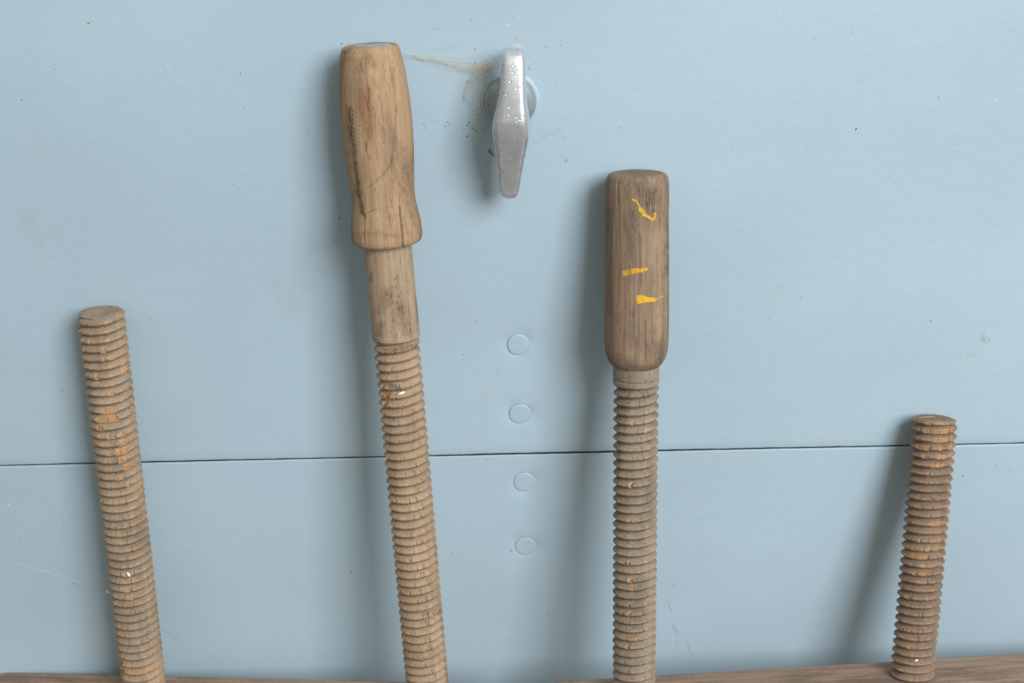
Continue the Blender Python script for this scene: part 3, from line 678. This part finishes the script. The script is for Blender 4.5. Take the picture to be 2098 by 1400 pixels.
# cobweb: a torn dusty film plus loose threads
g = NT('cobweb_silk')
oc = g.coord('Object')
a_d, a_s, a_p, a_c, _ = g.attr()
nz = g.noise(g.mapping(oc, (900, 900, 900)), 1, 5, 0.75); nz2 = g.noise(g.mapping(oc, (160, 160, 260)), 1, 3, 0.6)
al = g.math('MULTIPLY', g.math('MULTIPLY', g.rng(nz, 0.32, 0.66, 0.2, 0.85), g.rng(nz2, 0.32, 0.6, 0.5, 1.3)), a_d, True)
g.set(g.b.inputs['Base Color'], (0.62, 0.55, 0.43)); g.b.inputs['Roughness'].default_value = 0.9
g.set(g.b.inputs['Alpha'], al); M_WEB = g.m
M_SILK = plain('silk_thread', (0.66, 0.62, 0.52), 0.7)
VV, QQ, CC = [], [], []
def film(pts, amt, nn=60, m=9):
    pts = np.array(pts, float); L = np.linspace(0, len(pts) - 1, nn); base = len(VV)
    for i, t in enumerate(L):
        x, y, w, off = [np.interp(t, np.arange(len(pts)), pts[:, c]) for c in range(4)]
        t2 = min(t + 0.05, len(pts) - 1); t1 = max(t - 0.05, 0)
        dx = np.interp(t2, np.arange(len(pts)), pts[:, 0]) - np.interp(t1, np.arange(len(pts)), pts[:, 0])
        dy = np.interp(t2, np.arange(len(pts)), pts[:, 1]) - np.interp(t1, np.arange(len(pts)), pts[:, 1])
        l = math.hypot(dx, dy) + 1e-9; nx, ny = -dy / l, dx / l
        for j in range(m):
            f = j / (m - 1) * 2 - 1
            P = at(x + nx * w * f + random.uniform(-1.2, 1.2), y + ny * w * f, off + 0.0006 * (1 - f * f) + random.uniform(0, 0.0004))
            VV.append(P); e = (1 - abs(f) ** 1.6) * min(1, i / 5, (nn - 1 - i) / 5)
            CC.append((amt * max(e, 0), 0, 0, 1))
    for i in range(nn - 1):
        for j in range(m - 1):
            a0 = base + i * m + j; QQ.append((a0, a0 + 1, a0 + m + 1, a0 + m))
film([(826, 108, 4, .004), (870, 120, 7, .001), (910, 128, 9, .0006), (950, 140, 13, .0006), (990, 140, 16, .001), (1015, 125, 15, .005), (1035, 108, 9, .013), (1050, 97, 6, .017)], 0.62)
film([(1012, 128, 14, .004), (990, 145, 12, .0015), (970, 162, 8, .0006), (957, 180, 6, .0005), (951, 208, 3, .0005)], 0.70)
film([(1052, 96, 4, .018), (1064, 95, 7, .016), (1073, 102, 5, .014), (1074, 116, 3, .014)], 0.7, 24)
film([(1000, 155, 22, .0012), (985, 200, 20, .0008), (975, 245, 16, .0008), (985, 290, 10, .001)], 0.22)
film([(1100, 275, 8, .0006), (1135, 265, 10, .0005), (1165, 285, 8, .0005)], 0.14)
webme = mesh_np('cobweb', np.array(VV), np.array(QQ)); set_marks(webme, CC)
web = link('cobweb', webme, M_WEB)
tag(web, 'dusty tan cobweb stretched on the blue wall from the latch to the bulbous wooden handle', 'cobweb')
VT, TT_, base = [], [], 0
def thread(a, b, sag=2.0, r=0.00004):
    global base
    nn = 7
    for i in range(nn):
        t = i / (nn - 1)
        P = at(a[0] + (b[0] - a[0]) * t + random.uniform(-.5, .5), a[1] + (b[1] - a[1]) * t + sag * math.sin(PI * t), a[2] + (b[2] - a[2]) * t)
        for q in range(3):
            an = 2 * PI * q / 3; VT.append(P + np.array([math.cos(an) * r, 0.3 * math.cos(an) * r, math.sin(an) * r]))
    for i in range(nn - 1):
        for q in range(3):
            q2 = (q + 1) % 3; TT_.append((base + i * 3 + q, base + i * 3 + q2, base + i * 3 + 3 + q2, base + i * 3 + 3 + q))
    base += nn * 3
for i in range(26):
    thread((random.uniform(940, 1010), random.uniform(120, 200), .0008), (random.uniform(1000, 1045), random.uniform(110, 190), random.uniform(.002, .014)), random.uniform(-2, 3))
for i in range(14):
    thread((random.uniform(940, 1000), random.uniform(190, 300), .0008), (random.uniform(985, 1012), random.uniform(180, 280), random.uniform(.002, .012)), random.uniform(-2, 4))
for i in range(8):
    thread((random.uniform(828, 880), random.uniform(105, 120), .0015), (random.uniform(920, 1000), random.uniform(118, 150), .0008), random.uniform(-1, 3))
tme = mesh_np('strand', np.array(VT), np.array(TT_)); tag(link('strand', tme, M_SILK, web), kind='stuff')

# bits of chaff and a husk, each a small curled flake
def flake(name, p0, p1, width, mat, label, cat, group=None, curl=0.0006, thick=0.00025, bend=0.0):
    P0, P1 = at(*p0), at(*p1); C0 = (P0 + P1) / 2
    d = P1 - P0; L = np.linalg.norm(d); d /= L
    nrm = (CAM - C0); nrm -= d * (nrm @ d); nrm /= np.linalg.norm(nrm); s = np.cross(d, nrm)
    nn, m = 14, 10; V = []
    for i in range(nn):
        t = i / (nn - 1); w = width / 2 * math.sin(PI * min(max(t, 0.04), 0.96)) ** 0.6
        c_ = P0 + d * L * t + nrm * (curl * math.sin(PI * t)) + s * bend * math.sin(PI * t) - C0
        for j in range(m):
            a = 2 * PI * j / m; V.append(c_ + s * w * math.cos(a) + nrm * thick * math.sin(a) * math.sin(PI * min(max(t, .1), .9)))
    r_ = np.arange(nn - 1)[:, None]; c = np.arange(m)[None]; c_n = (c + 1) % m
    Q = np.stack([r_ * m + c, r_ * m + c_n, (r_ + 1) * m + c_n, (r_ + 1) * m + c], -1).reshape(-1, 4)
    me = mesh_np(name, np.array(V), Q)
    b = bmesh.new(); b.from_mesh(me); bmesh.ops.holes_fill(b, edges=b.edges[:], sides=20); bmesh.ops.recalc_face_normals(b, faces=b.faces[:]); b.to_mesh(me); b.free()
    o = link(name, me, mat); o.location = C0
    tag(o, label, cat, group); return o
M_CHAFF = plain('pale_chaff', (0.80, 0.76, 0.66), 0.7); M_HUSK = plain('brown_husk', (0.36, 0.17, 0.05), 0.6); M_WISP = plain('straw_wisp', (0.62, 0.47, 0.24), 0.7)
def on_screw(ax, px, py, rpx):
    """offset off the wall of the front of a screw at a row"""
    P = ax.B + ax.z(py) * ax.d
    return -P[1] + ax.r(rpx, py) * 0.93
o1 = on_screw(A1, 263, 1178, 46); o2 = on_screw(A2, 822, 806, 45); o4 = on_screw(A4, 1877, 1352, 46)
CG = 'pale chaff bits stuck on screw threads'
flake('chaff_flake', (260, 1173, o1), (267, 1182, o1), 0.0015, M_CHAFF, 'white chaff flake low on the thread of the bare left screw', 'chaff', CG)
flake('chaff_flake', (814, 809, o2), (830, 803, o2), 0.0014, M_CHAFF, 'white chaff flake on the top threads below the bulbous handle', 'chaff', CG)
flake('chaff_flake', (1873, 1355, o4), (1881, 1352, o4), 0.0012, M_CHAFF, 'tiny white chaff bit at the foot of the short right screw', 'chaff', CG)
flake('straw_wisp', (1872, 857, on_screw(A4, 1890, 857, 36) - 0.008), (1918, 853, on_screw(A4, 1900, 852, 10)), 0.0003, M_WISP, 'pale straw sliver lying across the top of the short right screw', 'straw', curl=0.0012)
flake('insect_husk', (1000, 306, 0.001), (1012, 320, 0.004), 0.0016, M_HUSK, 'brown dried insect husk on the wall beside the latch grip', 'husk', curl=0.001)
flake('straw_wisp', (2024, 680, 0.003), (2030, 698, 0.0012), 0.0007, M_WISP, 'tiny straw wisp curling off the bare blue wall at far right', 'straw', curl=0.0025, bend=0.0004)
flake('web_tuft', (217, 1210, 0.002), (224, 1217, 0.002), 0.0018, M_CHAFF, 'tiny white fluff on the shaded wall beside the bare left screw', 'fluff')

# ------------------------------------------------------------------ light
w = bpy.data.worlds.new('World'); sc.world = w; w.use_nodes = True
nt = w.node_tree; bg = nt.nodes['Background']
tc = nt.nodes.new('ShaderNodeTexCoord'); sp = nt.nodes.new('ShaderNodeSeparateXYZ'); nt.links.new(tc.outputs['Generated'], sp.inputs[0])
mr = nt.nodes.new('ShaderNodeMapRange'); nt.links.new(sp.outputs['Z'], mr.inputs[0])
mr.inputs[1].default_value = -0.08; mr.inputs[2].default_value = 0.42; mr.inputs[3].default_value = 0.0; mr.inputs[4].default_value = 1.0
mx = nt.nodes.new('ShaderNodeMix'); mx.data_type = 'RGBA'; nt.links.new(mr.outputs[0], mx.inputs[0])
mx.inputs[6].default_value = (0.24, 0.225, 0.20, 1); mx.inputs[7].default_value = (1.0, 1.0, 0.88, 1)
# the surroundings are not even: soft brighter and darker areas, darker to the left
nzw = nt.nodes.new('ShaderNodeTexNoise'); nt.links.new(tc.outputs['Generated'], nzw.inputs['Vector']); nzw.inputs['Scale'].default_value = 2.6; nzw.inputs['Detail'].default_value = 2
mrn = nt.nodes.new('ShaderNodeMapRange'); nt.links.new(nzw.outputs['Fac'], mrn.inputs[0]); mrn.inputs[1].default_value = 0.35; mrn.inputs[2].default_value = 0.65; mrn.inputs[3].default_value = 0.5; mrn.inputs[4].default_value = 1.45
mrx = nt.nodes.new('ShaderNodeMapRange'); nt.links.new(sp.outputs['X'], mrx.inputs[0]); mrx.inputs[1].default_value = -1; mrx.inputs[2].default_value = 0.6; mrx.inputs[3].default_value = 0.6; mrx.inputs[4].default_value = 1.1
mm = nt.nodes.new('ShaderNodeMath'); mm.operation = 'MULTIPLY'; nt.links.new(mrn.outputs[0], mm.inputs[0]); nt.links.new(mrx.outputs[0], mm.inputs[1])
m2 = nt.nodes.new('ShaderNodeMath'); m2.operation = 'MULTIPLY'; nt.links.new(mm.outputs[0], m2.inputs[0]); m2.inputs[1].default_value = 0.70
mrf = nt.nodes.new('ShaderNodeMapRange'); nt.links.new(sp.outputs['Z'], mrf.inputs[0]); mrf.inputs[1].default_value = -0.62; mrf.inputs[2].default_value = -0.82; mrf.inputs[3].default_value = 0.0; mrf.inputs[4].default_value = 1.0
mxf = nt.nodes.new('ShaderNodeMix'); mxf.data_type = 'RGBA'; nt.links.new(mrf.outputs[0], mxf.inputs[0]); nt.links.new(mx.outputs[2], mxf.inputs[6]); mxf.inputs[7].default_value = (0.55, 0.50, 0.465, 1)
nt.links.new(mxf.outputs[2], bg.inputs['Color']); nt.links.new(m2.outputs[0], bg.inputs['Strength'])

ld = bpy.data.lights.new('window_light', 'AREA'); ld.shape = 'RECTANGLE'; ld.size = 0.95; ld.size_y = 1.1
ld.energy = 58; ld.color = (0.95, 0.985, 1.0)
lo = bpy.data.objects.new('window_light', ld); COL.objects.link(lo)
dirv = Vector((0.58, -1.0, 0.66)).normalized()
lo.location = dirv * 2.3
lo.rotation_euler = dirv.to_track_quat('Z', 'Y').to_euler()

# ------------------------------------------------------------------ render
sc.render.engine = 'CYCLES'
vs = sc.view_settings
vs.view_transform = 'Standard'; vs.look = 'None'; vs.exposure = 0.0; vs.gamma = 1.0; vs.use_curve_mapping = False
sc.render.resolution_x = 1024; sc.render.resolution_y = 683
